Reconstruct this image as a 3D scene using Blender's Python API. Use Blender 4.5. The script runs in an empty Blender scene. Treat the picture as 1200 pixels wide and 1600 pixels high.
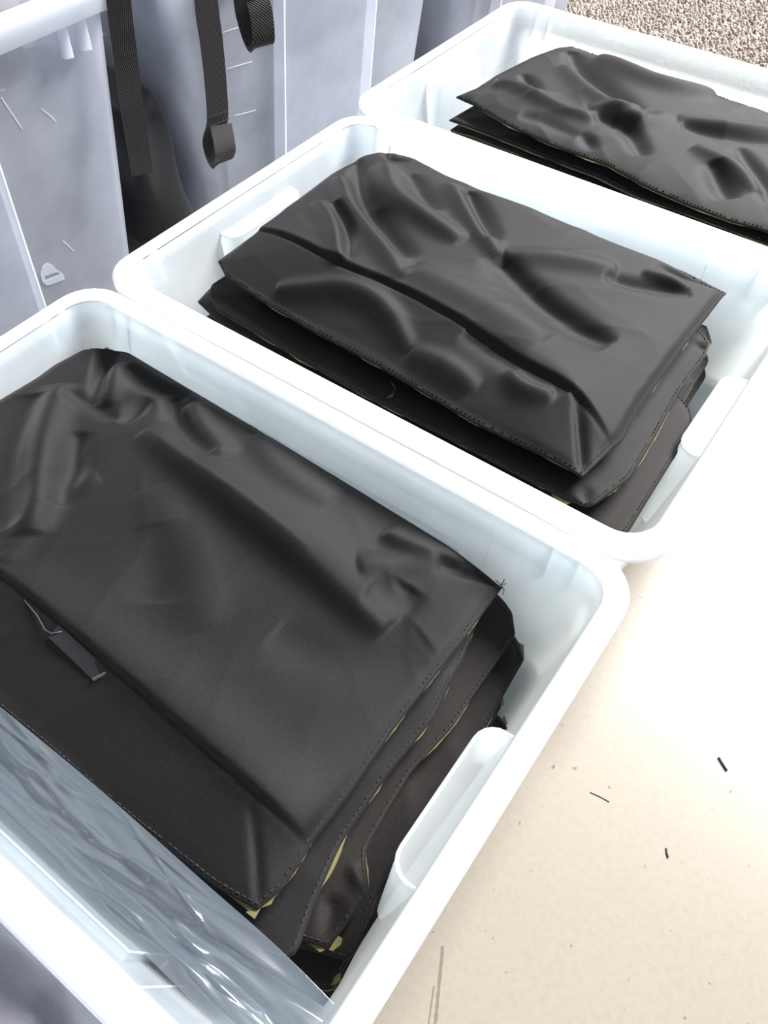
import bpy, math, random
import numpy as np
from mathutils import Matrix

random.seed(7)
rng = np.random.default_rng(7)
scene = bpy.context.scene
COL = scene.collection

# ------------------------------------------------------------------ camera
F_PX = 1264.245                                   # focal length in pixels of a 1200 x 1600 frame
CAM_Z = 0.823                                     # eye height over the floor (m)
AX = np.array([[0.81186666, 0.46782334, -0.34930482],
               [0.58367602, -0.63604529, 0.50474617],
               [0.01395835, -0.61366743, -0.78944123]])   # rows: world axes in lens axes (right, down, forward)
cam_data = bpy.data.cameras.new('camera')
cam = bpy.data.objects.new('camera', cam_data)
COL.objects.link(cam)
m = Matrix.Identity(4)
for i in range(3):
    m[i][0] = AX[i, 0]; m[i][1] = -AX[i, 1]; m[i][2] = -AX[i, 2]
m[2][3] = CAM_Z
cam.matrix_world = m
cam_data.sensor_fit = 'VERTICAL'
cam_data.sensor_height = 24.0
cam_data.lens = F_PX / 1600.0 * 24.0
cam_data.clip_start = 0.02
scene.camera = cam

# ------------------------------------------------------------------ world, daylight, exposure
scene.view_settings.view_transform = 'Standard'
scene.view_settings.look = 'None'
scene.view_settings.gamma = 1.0
scene.view_settings.use_curve_mapping = False
scene.view_settings.exposure = 0.72
scene.cycles.max_bounces = 20
scene.cycles.diffuse_bounces = 10
scene.cycles.transmission_bounces = 16
scene.cycles.transparent_max_bounces = 40
world = bpy.data.worlds.new('room_daylight')
scene.world = world
world.use_nodes = True
bg = world.node_tree.nodes['Background']
bg.inputs['Color'].default_value = (0.90, 0.95, 1.0, 1)
bg.inputs['Strength'].default_value = 0.37

def area(name, loc, target, sx, sy, power, color):
    d = bpy.data.lights.new(name, 'AREA')
    d.shape = 'RECTANGLE'; d.size = sx; d.size_y = sy
    d.energy = power; d.color = color
    o = bpy.data.objects.new(name, d)
    COL.objects.link(o)
    v = (np.array(target) - np.array(loc)); v = v / np.linalg.norm(v)
    from mathutils import Vector
    o.rotation_euler = Vector(v).to_track_quat('-Z', 'Y').to_euler()
    o.location = loc
    return o
area('window_daylight', (0.95, 5.6, 4.8), (-0.2, 0.6, 0.1), 3.2, 2.4, 1330, (1.0, 0.985, 0.96))

# ------------------------------------------------------------------ helpers
def W(px, py, z):
    """world point at height z seen at photograph position (px, py)"""
    r = AX @ np.array([px - 600.0, py - 800.0, F_PX])
    t = (z - CAM_Z) / r[2]
    return np.array([r[0] * t, r[1] * t, z])

def WX(px, py, x):
    r = AX @ np.array([px - 600.0, py - 800.0, F_PX])
    t = x / r[0]
    return np.array([x, r[1] * t, CAM_Z + r[2] * t])

def mesh_object(name, verts, faces, mat, parent=None, smooth=True):
    me = bpy.data.meshes.new(name)
    me.from_pydata([tuple(map(float, v)) for v in verts], [], [tuple(map(int, f)) for f in faces])
    if smooth:
        me.polygons.foreach_set('use_smooth', [True] * len(me.polygons))
    me.update()
    o = bpy.data.objects.new(name, me)
    COL.objects.link(o)
    if mat: me.materials.append(mat)
    if parent is not None: o.parent = parent
    return o

def thing(name, label, cat, group=None, loc=(0, 0, 0)):
    o = bpy.data.objects.new(name, None)
    COL.objects.link(o)
    o.location = loc
    o.empty_display_size = 0.05
    o['label'] = label; o['category'] = cat
    if group: o['group'] = group
    return o

def tag(o, label, cat, group=None):
    o['label'] = label; o['category'] = cat
    if group: o['group'] = group
    return o

class MB:
    def __init__(s): s.v = []; s.f = []
    def add(s, vs, fs):
        b = len(s.v); s.v += [tuple(v) for v in vs]; s.f += [tuple(i + b for i in f) for f in fs]
    def box(s, x0, x1, y0, y1, z0, z1):
        s.add([(x0,y0,z0),(x1,y0,z0),(x1,y1,z0),(x0,y1,z0),(x0,y0,z1),(x1,y0,z1),(x1,y1,z1),(x0,y1,z1)],
              [(0,3,2,1),(4,5,6,7),(0,1,5,4),(1,2,6,5),(2,3,7,6),(3,0,4,7)])
    def tube(s, pts, r, n=6, cap=True):
        pts = [np.array(p, float) for p in pts]
        rr = r if hasattr(r, '__len__') else [r] * len(pts)
        rings = []
        for i, p in enumerate(pts):
            t = pts[min(i + 1, len(pts) - 1)] - pts[max(i - 1, 0)]
            t = t / (np.linalg.norm(t) + 1e-12)
            a = np.cross(t, [0, 0, 1.0])
            if np.linalg.norm(a) < 1e-4: a = np.cross(t, [1.0, 0, 0])
            a /= np.linalg.norm(a); b = np.cross(a, t)
            rings.append([p + rr[i] * (math.cos(k * 2 * math.pi / n) * a + math.sin(k * 2 * math.pi / n) * b) for k in range(n)])
        vs = [v for ring in rings for v in ring]; fs = []
        for i in range(len(pts) - 1):
            for k in range(n):
                k2 = (k + 1) % n
                fs.append((i*n+k, i*n+k2, (i+1)*n+k2, (i+1)*n+k))
        if cap:
            fs.append(tuple(range(n))[::-1]); fs.append(tuple((len(pts)-1)*n + k for k in range(n)))
        s.add(vs, fs)
    def prism(s, poly, off):
        n = len(poly); off = np.array(off, float)
        vs = [np.array(p, float) for p in poly] + [np.array(p, float) + off for p in poly]
        fs = [tuple(range(n))[::-1], tuple(range(n, 2*n))] + [(i, (i+1) % n, n + (i+1) % n, n + i) for i in range(n)]
        s.add(vs, fs)
    def build(s, name, mat, parent=None, smooth=False):
        return mesh_object(name, s.v, s.f, mat, parent, smooth)

# ------------------------------------------------------------------ materials
def new_mat(name):
    mt = bpy.data.materials.new(name); mt.use_nodes = True
    nt = mt.node_tree; nt.nodes.clear()
    out = nt.nodes.new('ShaderNodeOutputMaterial')
    return mt, nt, out
def N(nt, t, **kw):
    n = nt.nodes.new(t)
    for k, v in kw.items():
        if hasattr(n, k): setattr(n, k, v)
        else: n.inputs[k.replace('_', ' ')].default_value = v
    return n

def sheet_fresnel(nt, lo, hi, normal=None):
    """reflection of a thin sheet: the same from both sides"""
    lw = N(nt, 'ShaderNodeLayerWeight'); lw.inputs['Blend'].default_value = .5
    if normal is not None: nt.links.new(normal, lw.inputs['Normal'])
    pw = N(nt, 'ShaderNodeMath', operation='POWER'); pw.inputs[1].default_value = 4.0
    nt.links.new(lw.outputs['Facing'], pw.inputs[0])
    mr = N(nt, 'ShaderNodeMapRange'); mr.inputs['To Min'].default_value = lo; mr.inputs['To Max'].default_value = hi
    nt.links.new(pw.outputs[0], mr.inputs['Value'])
    return mr

def plastic_mat(name, transp, white, rough=0.18, trans_share=0.5, tint=(1, 1, 1)):
    mt, nt, out = new_mat(name); L = nt.links.new
    tc = N(nt, 'ShaderNodeTexCoord')
    nz = N(nt, 'ShaderNodeTexNoise'); nz.inputs['Scale'].default_value = 14; nz.inputs['Detail'].default_value = 3
    L(tc.outputs['Object'], nz.inputs['Vector'])
    rm = N(nt, 'ShaderNodeMapRange'); rm.inputs['From Min'].default_value = .3; rm.inputs['From Max'].default_value = .7
    rm.inputs['To Min'].default_value = transp - .05; rm.inputs['To Max'].default_value = transp + .05
    L(nz.outputs['Fac'], rm.inputs['Value'])
    d = N(nt, 'ShaderNodeBsdfDiffuse'); d.inputs['Color'].default_value = (*white, 1)
    t = N(nt, 'ShaderNodeBsdfTranslucent'); t.inputs['Color'].default_value = (*white, 1)
    m1 = N(nt, 'ShaderNodeMixShader'); m1.inputs[0].default_value = trans_share
    L(d.outputs[0], m1.inputs[1]); L(t.outputs[0], m1.inputs[2])
    tr = N(nt, 'ShaderNodeBsdfTransparent'); tr.inputs['Color'].default_value = (*tint, 1)
    m2 = N(nt, 'ShaderNodeMixShader'); L(rm.outputs[0], m2.inputs[0])
    L(m1.outputs[0], m2.inputs[1]); L(tr.outputs[0], m2.inputs[2])
    g = N(nt, 'ShaderNodeBsdfGlossy'); g.inputs['Roughness'].default_value = rough
    fr = sheet_fresnel(nt, .03, .22)
    m3 = N(nt, 'ShaderNodeMixShader'); L(fr.outputs[0], m3.inputs[0])
    L(m2.outputs[0], m3.inputs[1]); L(g.outputs[0], m3.inputs[2])
    L(m3.outputs[0], out.inputs['Surface'])
    return mt

def fabric_mat(name, base, sheen=0.08, rough=0.60, scale=900.0, spec=0.165, bump=0.25, grain=.38):
    mt, nt, out = new_mat(name); L = nt.links.new
    tc = N(nt, 'ShaderNodeTexCoord')
    mp = N(nt, 'ShaderNodeMapping'); mp.inputs['Rotation'].default_value = (0, 0, 0.6)
    L(tc.outputs['Object'], mp.inputs['Vector'])
    wv = N(nt, 'ShaderNodeTexWave'); wv.inputs['Scale'].default_value = scale; wv.inputs['Distortion'].default_value = 0.6
    wv.inputs['Detail'].default_value = 1
    L(mp.outputs[0], wv.inputs['Vector'])
    nz = N(nt, 'ShaderNodeTexNoise'); nz.inputs['Scale'].default_value = 9; nz.inputs['Detail'].default_value = 4
    L(tc.outputs['Object'], nz.inputs['Vector'])
    cr = N(nt, 'ShaderNodeMixRGB'); cr.inputs[1].default_value = (base[0]*.85, base[1]*.85, base[2]*.85, 1)
    cr.inputs[2].default_value = (base[0]*1.2, base[1]*1.2, base[2]*1.2, 1)
    L(nz.outputs['Fac'], cr.inputs[0])
    gr = N(nt, 'ShaderNodeTexNoise'); gr.inputs['Scale'].default_value = 620; gr.inputs['Detail'].default_value = 2
    L(tc.outputs['Object'], gr.inputs['Vector'])
    gm = N(nt, 'ShaderNodeMapRange'); gm.inputs['From Min'].default_value = .3; gm.inputs['From Max'].default_value = .7
    gm.inputs['To Min'].default_value = 1 - grain; gm.inputs['To Max'].default_value = 1 + grain
    L(gr.outputs['Fac'], gm.inputs['Value'])
    gx = N(nt, 'ShaderNodeMixRGB', blend_type='MULTIPLY'); gx.inputs[0].default_value = 1
    L(cr.outputs[0], gx.inputs[1]); L(gm.outputs[0], gx.inputs[2])
    cr = gx
    bp = N(nt, 'ShaderNodeBump'); bp.inputs['Strength'].default_value = bump; bp.inputs['Distance'].default_value = 0.0006
    L(wv.outputs['Fac'], bp.inputs['Height'])
    p = N(nt, 'ShaderNodeBsdfPrincipled')
    L(cr.outputs[0], p.inputs['Base Color']); L(bp.outputs[0], p.inputs['Normal'])
    p.inputs['Roughness'].default_value = rough
    p.inputs['Specular IOR Level'].default_value = spec
    p.inputs['Sheen Weight'].default_value = sheen
    p.inputs['Sheen Roughness'].default_value = 0.4
    p.inputs['Sheen Tint'].default_value = (0.95, 0.9, 0.95, 1)
    L(p.outputs[0], out.inputs['Surface'])
    return mt

def simple_mat(name, col, rough=0.6, spec=0.3, var=0.15, scale=60):
    mt, nt, out = new_mat(name); L = nt.links.new
    tc = N(nt, 'ShaderNodeTexCoord')
    nz = N(nt, 'ShaderNodeTexNoise'); nz.inputs['Scale'].default_value = scale; nz.inputs['Detail'].default_value = 3
    L(tc.outputs['Object'], nz.inputs['Vector'])
    cr = N(nt, 'ShaderNodeMixRGB')
    cr.inputs[1].default_value = tuple(c*(1-var) for c in col) + (1,); cr.inputs[2].default_value = tuple(c*(1+var) for c in col) + (1,)
    L(nz.outputs['Fac'], cr.inputs[0])
    p = N(nt, 'ShaderNodeBsdfPrincipled'); L(cr.outputs[0], p.inputs['Base Color'])
    p.inputs['Roughness'].default_value = rough; p.inputs['Specular IOR Level'].default_value = spec
    L(p.outputs[0], out.inputs['Surface'])
    return mt

SCUFFS = [(W(692, 1478, 0)[:2], W(676, 1640, 0)[:2], .0016), (W(678, 1540, 0)[:2], W(664, 1640, 0)[:2], .0009)]
def floor_mat():
    mt, nt, out = new_mat('beige_vinyl'); L = nt.links.new
    tc = N(nt, 'ShaderNodeTexCoord')
    n1 = N(nt, 'ShaderNodeTexNoise'); n1.inputs['Scale'].default_value = 5; n1.inputs['Detail'].default_value = 6
    n2 = N(nt, 'ShaderNodeTexNoise'); n2.inputs['Scale'].default_value = 160; n2.inputs['Detail'].default_value = 4
    n3 = N(nt, 'ShaderNodeTexNoise'); n3.inputs['Scale'].default_value = 85; n3.inputs['Detail'].default_value = 2
    for n in (n1, n2, n3): L(tc.outputs['Object'], n.inputs['Vector'])
    a = N(nt, 'ShaderNodeMixRGB'); a.inputs[1].default_value = (.238, .210, .175, 1); a.inputs[2].default_value = (.276, .243, .203, 1)
    L(n1.outputs['Fac'], a.inputs[0])
    b = N(nt, 'ShaderNodeMixRGB', blend_type='MULTIPLY'); b.inputs[0].default_value = 0.35
    r2 = N(nt, 'ShaderNodeValToRGB'); r2.color_ramp.elements[0].position = .3; r2.color_ramp.elements[0].color = (.8, .78, .74, 1)
    r2.color_ramp.elements[1].position = .6; r2.color_ramp.elements[1].color = (1, 1, 1, 1)
    L(n2.outputs['Fac'], r2.inputs[0]); L(a.outputs[0], b.inputs[1]); L(r2.outputs[0], b.inputs[2])
    # sparse dirt specks
    c = N(nt, 'ShaderNodeMixRGB'); c.inputs[2].default_value = (.085, .066, .05, 1)
    r3 = N(nt, 'ShaderNodeValToRGB'); r3.color_ramp.elements[0].position = .70; r3.color_ramp.elements[0].color = (0, 0, 0, 1)
    r3.color_ramp.elements[1].position = .76; r3.color_ramp.elements[1].color = (.8, .8, .8, 1)
    L(n3.outputs['Fac'], r3.inputs[0]); L(r3.outputs[0], c.inputs[0]); L(b.outputs[0], c.inputs[1])
    # two dark scuffs worn into the vinyl
    sx = N(nt, 'ShaderNodeSeparateXYZ'); L(tc.outputs['Object'], sx.inputs[0])
    def mth(op, a_, b_):
        n_ = N(nt, 'ShaderNodeMath', operation=op)
        for k_, q_ in enumerate((a_, b_)):
            if hasattr(q_, 'is_linked'): L(q_, n_.inputs[k_])
            elif q_ is not None: n_.inputs[k_].default_value = q_
        return n_.outputs[0]
    n4 = N(nt, 'ShaderNodeTexNoise'); n4.inputs['Scale'].default_value = 190; n4.inputs['Detail'].default_value = 3
    L(tc.outputs['Object'], n4.inputs['Vector'])
    for (ax_, ay_), (bx_, by_), wid in (SCUFFS):
        ln = math.hypot(bx_ - ax_, by_ - ay_); ux, uy = (bx_ - ax_) / ln, (by_ - ay_) / ln
        dx_ = mth('SUBTRACT', sx.outputs[0], ax_); dy_ = mth('SUBTRACT', sx.outputs[1], ay_)
        t_ = mth('ADD', mth('MULTIPLY', dx_, ux), mth('MULTIPLY', dy_, uy))
        d_ = mth('ABSOLUTE', mth('SUBTRACT', mth('MULTIPLY', dx_, uy), mth('MULTIPLY', dy_, ux)), None)
        near_ = mth('LESS_THAN', mth('ADD', d_, mth('MULTIPLY', n4.outputs[0], wid * 1.6)), wid * 1.7)
        in_ = mth('MULTIPLY', mth('GREATER_THAN', t_, 0.0), mth('LESS_THAN', t_, ln))
        mk = mth('MULTIPLY', mth('MULTIPLY', near_, in_), .6)
        c2 = N(nt, 'ShaderNodeMixRGB'); c2.inputs[2].default_value = (.07, .062, .05, 1)
        L(mk, c2.inputs[0]); L(c.outputs[0], c2.inputs[1]); c = c2
    p = N(nt, 'ShaderNodeBsdfPrincipled'); L(c.outputs[0], p.inputs['Base Color'])
    p.inputs['Roughness'].default_value = 0.33; p.inputs['Specular IOR Level'].default_value = 0.37
    bp = N(nt, 'ShaderNodeBump'); bp.inputs['Strength'].default_value = .05; bp.inputs['Distance'].default_value = .0008
    L(n2.outputs['Fac'], bp.inputs['Height']); L(bp.outputs[0], p.inputs['Normal'])
    L(p.outputs[0], out.inputs['Surface'])
    return mt

def film_mat():
    mt, nt, out = new_mat('clear_poly_film'); L = nt.links.new
    tc = N(nt, 'ShaderNodeTexCoord')
    mp = N(nt, 'ShaderNodeMapping'); mp.inputs['Scale'].default_value = (.6, 3, 3); L(tc.outputs['Object'], mp.inputs['Vector'])
    nz = N(nt, 'ShaderNodeTexNoise'); nz.inputs['Scale'].default_value = 9; nz.inputs['Detail'].default_value = 2
    L(mp.outputs[0], nz.inputs['Vector'])
    bp = N(nt, 'ShaderNodeBump'); bp.inputs['Strength'].default_value = .35; bp.inputs['Distance'].default_value = .004
    L(nz.outputs['Fac'], bp.inputs['Height'])
    d = N(nt, 'ShaderNodeBsdfDiffuse'); d.inputs['Color'].default_value = (.5, .6, .72, 1)
    t = N(nt, 'ShaderNodeBsdfTransparent'); t.inputs['Color'].default_value = (.93, .95, .97, 1)
    m1 = N(nt, 'ShaderNodeMixShader'); m1.inputs[0].default_value = .94
    L(d.outputs[0], m1.inputs[1]); L(t.outputs[0], m1.inputs[2])
    g = N(nt, 'ShaderNodeBsdfGlossy'); g.inputs['Roughness'].default_value = .12; L(bp.outputs[0], g.inputs['Normal'])
    fr = sheet_fresnel(nt, .09, .7, bp.outputs[0])
    m2 = N(nt, 'ShaderNodeMixShader'); L(fr.outputs[0], m2.inputs[0]); L(m1.outputs[0], m2.inputs[1]); L(g.outputs[0], m2.inputs[2])
    L(m2.outputs[0], out.inputs['Surface'])
    return mt

M_TUB = plastic_mat('frosted_clear_plastic', 0.38, (.94, .975, 1.0), .2, .74, (.95, .99, 1))
M_RIM = plastic_mat('frosted_plastic_rim', 0.26, (.96, .98, 1.0), .2, .52)
M_BOX = plastic_mat('grey_clear_plastic', 0.62, (.74, .765, .86), .22, .4, (.96, .975, 1))
M_BOXRIM = plastic_mat('grey_clear_plastic_rim', 0.30, (.80, .83, .90), .2, .45)
M_FAB = fabric_mat('black_twill', (.0070, .0063, .0066))
M_BROWN = fabric_mat('brownish_black_twill', (.0082, .0065, .0060))
M_WEB = fabric_mat('black_webbing', (.0095, .0078, .0084), .3, .6, 420.0, .3, .9)
M_OLIVE = simple_mat('olive_lining', (.125, .11, .05), .8, .1, .25, 90)
M_STITCH = simple_mat('charcoal_thread', (.026, .025, .030), .7, .2, .3, 200)
M_FLOOR = floor_mat()
M_FILM = film_mat()
M_DARK = simple_mat('dark_thread', (.06, .05, .045), .8, .1)
M_METAL = simple_mat('dark_zipper_metal', (.05, .05, .055), .4, .5)

# ------------------------------------------------------------------ setting: floor, carpet
CY = 1.665
fl = MB(); fl.box(-2.4, 2.6, -1.2, CY, -.05, 0.0)
o = fl.build('floor', M_FLOOR); o['kind'] = 'structure'; o['label'] = 'smooth beige vinyl floor'

def carpet_mat():
    mt, nt, out = new_mat('grey_beige_carpet_loop'); L = nt.links.new
    tc = N(nt, 'ShaderNodeTexCoord')
    nz = N(nt, 'ShaderNodeTexNoise'); nz.inputs['Scale'].default_value = 95; nz.inputs['Detail'].default_value = 2
    L(tc.outputs['Object'], nz.inputs['Vector'])
    r = N(nt, 'ShaderNodeValToRGB')
    r.color_ramp.elements[0].position = .36; r.color_ramp.elements[0].color = (.20, .172, .153, 1)
    r.color_ramp.elements[1].position = .62; r.color_ramp.elements[1].color = (.37, .325, .29, 1)
    L(nz.outputs['Fac'], r.inputs[0])
    p = N(nt, 'ShaderNodeBsdfPrincipled'); L(r.outputs[0], p.inputs['Base Color'])
    p.inputs['Roughness'].default_value = .95; p.inputs['Specular IOR Level'].default_value = .05
    L(p.outputs[0], out.inputs['Surface'])
    return mt
M_CARPET = carpet_mat()
cb = MB(); cb.box(-2.4, 2.6, CY, 4.6, -.05, -.001)
carpet = cb.build('carpet', M_CARPET); carpet['kind'] = 'structure'; carpet['label'] = 'grey beige looped carpet beyond the tubs'
def tufts():
    step = .0085
    xs = np.arange(-1.35, .75, step); ys = np.arange(CY + .006, 3.0, step)
    gx, gy = np.meshgrid(xs, ys); n = gx.size
    px = gx.ravel() + rng.uniform(-.004, .004, n); py = gy.ravel() + rng.uniform(-.004, .004, n)
    rad = rng.uniform(.0038, .0062, n); h = rng.uniform(.003, .009, n)
    ang = rng.uniform(0, 6.28, n); lean = rng.uniform(-.003, .003, (n, 2))
    base = []
    for k in range(5):
        a = ang + k * 2 * math.pi / 5
        base.append(np.stack([px + rad * np.cos(a), py + rad * .8 * np.sin(a), np.full(n, -.001)], 1))
    for k in range(5):
        a = ang + k * 2 * math.pi / 5
        base.append(np.stack([px + .62 * rad * np.cos(a) + lean[:, 0], py + .55 * rad * np.sin(a) + lean[:, 1], h * .8], 1))
    base.append(np.stack([px + lean[:, 0] * 1.4, py + lean[:, 1] * 1.4, h], 1))
    v = np.stack(base, 1).reshape(-1, 3)
    tri = []
    for k in range(5):
        k2 = (k + 1) % 5
        tri += [(k, k2, 5 + k2), (k, 5 + k2, 5 + k), (5 + k, 5 + k2, 10)]
    tri = np.array(tri)
    f = (tri[None] + (np.arange(n) * 11)[:, None, None]).reshape(-1, 3)
    me = bpy.data.meshes.new('pile')
    me.vertices.add(len(v)); me.vertices.foreach_set('co', v.ravel())
    me.loops.add(f.size); me.loops.foreach_set('vertex_index', f.ravel())
    me.polygons.add(len(f)); me.polygons.foreach_set('loop_start', np.arange(0, f.size, 3)); me.polygons.foreach_set('loop_total', np.full(len(f), 3))
    me.update(); me.validate()
    ob = bpy.data.objects.new('pile', me); COL.objects.link(ob); ob.parent = carpet
    me.materials.append(M_CARPET); ob['kind'] = 'stuff'
tufts()

# ------------------------------------------------------------------ rounded rectangular plastic ware
def ring(x0, x1, y0, y1, r, z, n=7):
    pts = []
    for cx, cy, a0 in ((x1 - r, y1 - r, 0), (x0 + r, y1 - r, 90), (x0 + r, y0 + r, 180), (x1 - r, y0 + r, 270)):
        for k in range(n + 1):
            a = math.radians(a0 + 90 * k / n)
            pts.append((cx + r * math.cos(a), cy + r * math.sin(a), z))
    return pts

def loft(profile, x0, x1, y0, y1, r, closed=False, cap_first=False, cap_last=False):
    mb = MB(); rings = []
    for ins, z in profile:
        rings.append(ring(x0 + ins, x1 - ins, y0 + ins, y1 - ins, max(r - ins * .55, .006), z))
    n = len(rings[0])
    vs = [p for rg in rings for p in rg]; fs = []
    cnt = len(rings)
    for i in range(cnt if closed else cnt - 1):
        j = (i + 1) % cnt
        for k in range(n):
            k2 = (k + 1) % n
            fs.append((i*n+k, i*n+k2, j*n+k2, j*n+k))
    if cap_first: fs.append(tuple(range(n))[::-1])
    if cap_last: fs.append(tuple((cnt-1)*n + k for k in range(n)))
    mb.add(vs, fs)
    return mb

def fin(parent, mat, p, axis, out, depth, z0, z1, thick=.0018):
    """a small upright rib under the rim: p = (x, y) on the wall, axis = direction outwards"""
    mb = MB()
    d = np.array([axis[0], axis[1], 0.0]); s = np.array([-axis[1], axis[0], 0.0]) * thick
    b = np.array([p[0], p[1], 0.0])
    sl = .004
    poly = [b + [0, 0, z1], b + d * depth + [0, 0, z1], b + d * depth * .92 + [0, 0, z0 + .006], b + d * depth * .3 - d * sl + [0, 0, z0], b - d * sl + [0, 0, z0 + .002]]
    mb.prism([q - s / 2 for q in poly], s)
    return mb.build('rib', mat, parent)

def autosmooth(o, ang=40):
    me = o.data
    try: me.set_sharp_from_angle(angle=math.radians(ang))
    except Exception: pass

def make_tub(x0, x1, y0, y1, label, group):
    H = .18
    root = thing('storage_tub', label, 'tub', group, ((x0+x1)/2, (y0+y1)/2, 0))
    inv = Matrix.Translation((-(x0+x1)/2, -(y0+y1)/2, 0))
    kids = []
    r = .05
    body = loft([(.062, .0005), (.052, .0045), (.048, .012), (.0225, .160), (.0205, .1765), (.0228, .1765), (.0248, .160), (.0503, .013), (.0543, .007), (.063, .003)],
                x0, x1, y0, y1, r, cap_first=True, cap_last=True).build('basin', M_TUB, root, True)
    kids.append(body)
    rim = loft([(.0235, .1800), (.0185, .1812), (.004, .1812), (.0008, .1795), (0, .177), (0, .1665), (.0018, .1665), (.0022, .1770), (.004, .1790), (.0205, .1785)],
               x0, x1, y0, y1, r, closed=True).build('rim', M_RIM, root, True)
    kids.append(rim)
    cy = (y0 + y1) / 2; cx = (x0 + x1) / 2
    # handle recess pressed into both short walls: a ledge seen from above
    for sx in (-1, 1):
        xe = x0 if sx < 0 else x1
        def plan(hw, inner, z, wall, rc):
            pts = [(wall, -hw)]
            for k in range(6):
                a = math.radians(90 * k / 5)
                pts.append((inner - rc + rc * math.sin(a), -hw + rc - rc * math.cos(a)))
            for k in range(6):
                a = math.radians(90 * k / 5)
                pts.append((inner - rc + rc * math.cos(a), hw - rc + rc * math.sin(a)))
            pts.append((wall, hw))
            return [(xe - sx * a, cy + b, z) for a, b in pts]
        top = plan(.076, .054, .146, .0265, .020)
        low = plan(.081, .0545, .136, .0285, .021)
        bot = plan(.088, .0580, .020, .0480, .009)
        n = len(top); mb = MB()
        vs = list(top) + list(low) + list(bot); fs = [tuple(range(n))]
        for i in range(n - 1):
            fs += [(i, i+1, n+i+1, n+i), (n+i, n+i+1, 2*n+i+1, 2*n+i)]
        mb.add(vs, fs)
        hd = mb.build('handle', M_TUB, root, True); autosmooth(hd, 50); kids.append(hd)
        lp = MB(); lp.tube([(p[0], p[1], p[2] + .0006) for p in top], .0017, 6)
        l = lp.build('lip', M_RIM, hd, True); kids.append(l)
        # ribs on the short side
        for sy in (-1, 1):
            ye = y0 if sy < 0 else y1
            for dd in (.062, .088):
                kids.append(fin(root, M_RIM, (xe - sx * .0215, ye - sy * dd), (sx, 0), 1, .019, .128, .1785))
    for sy in (-1, 1):
        ye = y0 if sy < 0 else y1
        for sx in (-1, 1):
            xe = x0 if sx < 0 else x1
            for dd in (.062, .090):
                kids.append(fin(root, M_RIM, (xe - sx * dd, ye - sy * .0215), (0, sy), 1, .019, .135, .1785))
        # raised panel in the long wall and its two upright creases
        mb = MB()
        def wy(z, e): return ye - sy * (.0248 + (.160 - z) / .147 * .0255 + e)
        for xa, xb, za, zb, e in ((cx - .205, cx + .205, .020, .118, .0075),):
            mb.add([(xa, wy(za, 0), za), (xb, wy(za, 0), za), (xb, wy(zb, 0), zb), (xa, wy(zb, 0), zb),
                    (xa, wy(za, e), za), (xb, wy(za, e), za), (xb, wy(zb, e), zb), (xa, wy(zb, e), zb)],
                   [(4, 5, 6, 7), (0, 1, 5, 4), (1, 2, 6, 5), (2, 3, 7, 6), (3, 0, 4, 7)])
        wp = mb.build('wall_panel', M_TUB, root); kids.append(wp)
        for ea, eb_ in ((6, 7), (5, 6), (4, 7)):
            et = MB(); et.tube([mb.v[ea], mb.v[eb_]], .0009, 5); kids.append(et.build('panel_edge', M_RIM, wp))
        for xs in (cx - .30, cx + .235):
            mb = MB(); mb.tube([(xs, wy(.03, .0), .03), (xs, wy(.158, .0), .158)], .0009, 5)
            kids.append(mb.build('wall_crease', M_RIM, root))
    for k in kids:
        k.data.transform(inv)
    return root

G_TUB = 'shallow clear tubs of pouches in a row'
T1 = (-.812, -.036, -.055, .497)
T2 = (-.812, -.032, .505, 1.061)
T3 = (-.835, -.055, 1.071, 1.628)
make_tub(*T1, 'shallow frosted plastic tub nearest the camera, plastic film along its near wall', G_TUB)
make_tub(*T2, 'shallow frosted plastic tub in the middle of the row of three', G_TUB)
make_tub(*T3, 'shallow frosted plastic tub farthest away, next to the carpet', G_TUB)

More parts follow.
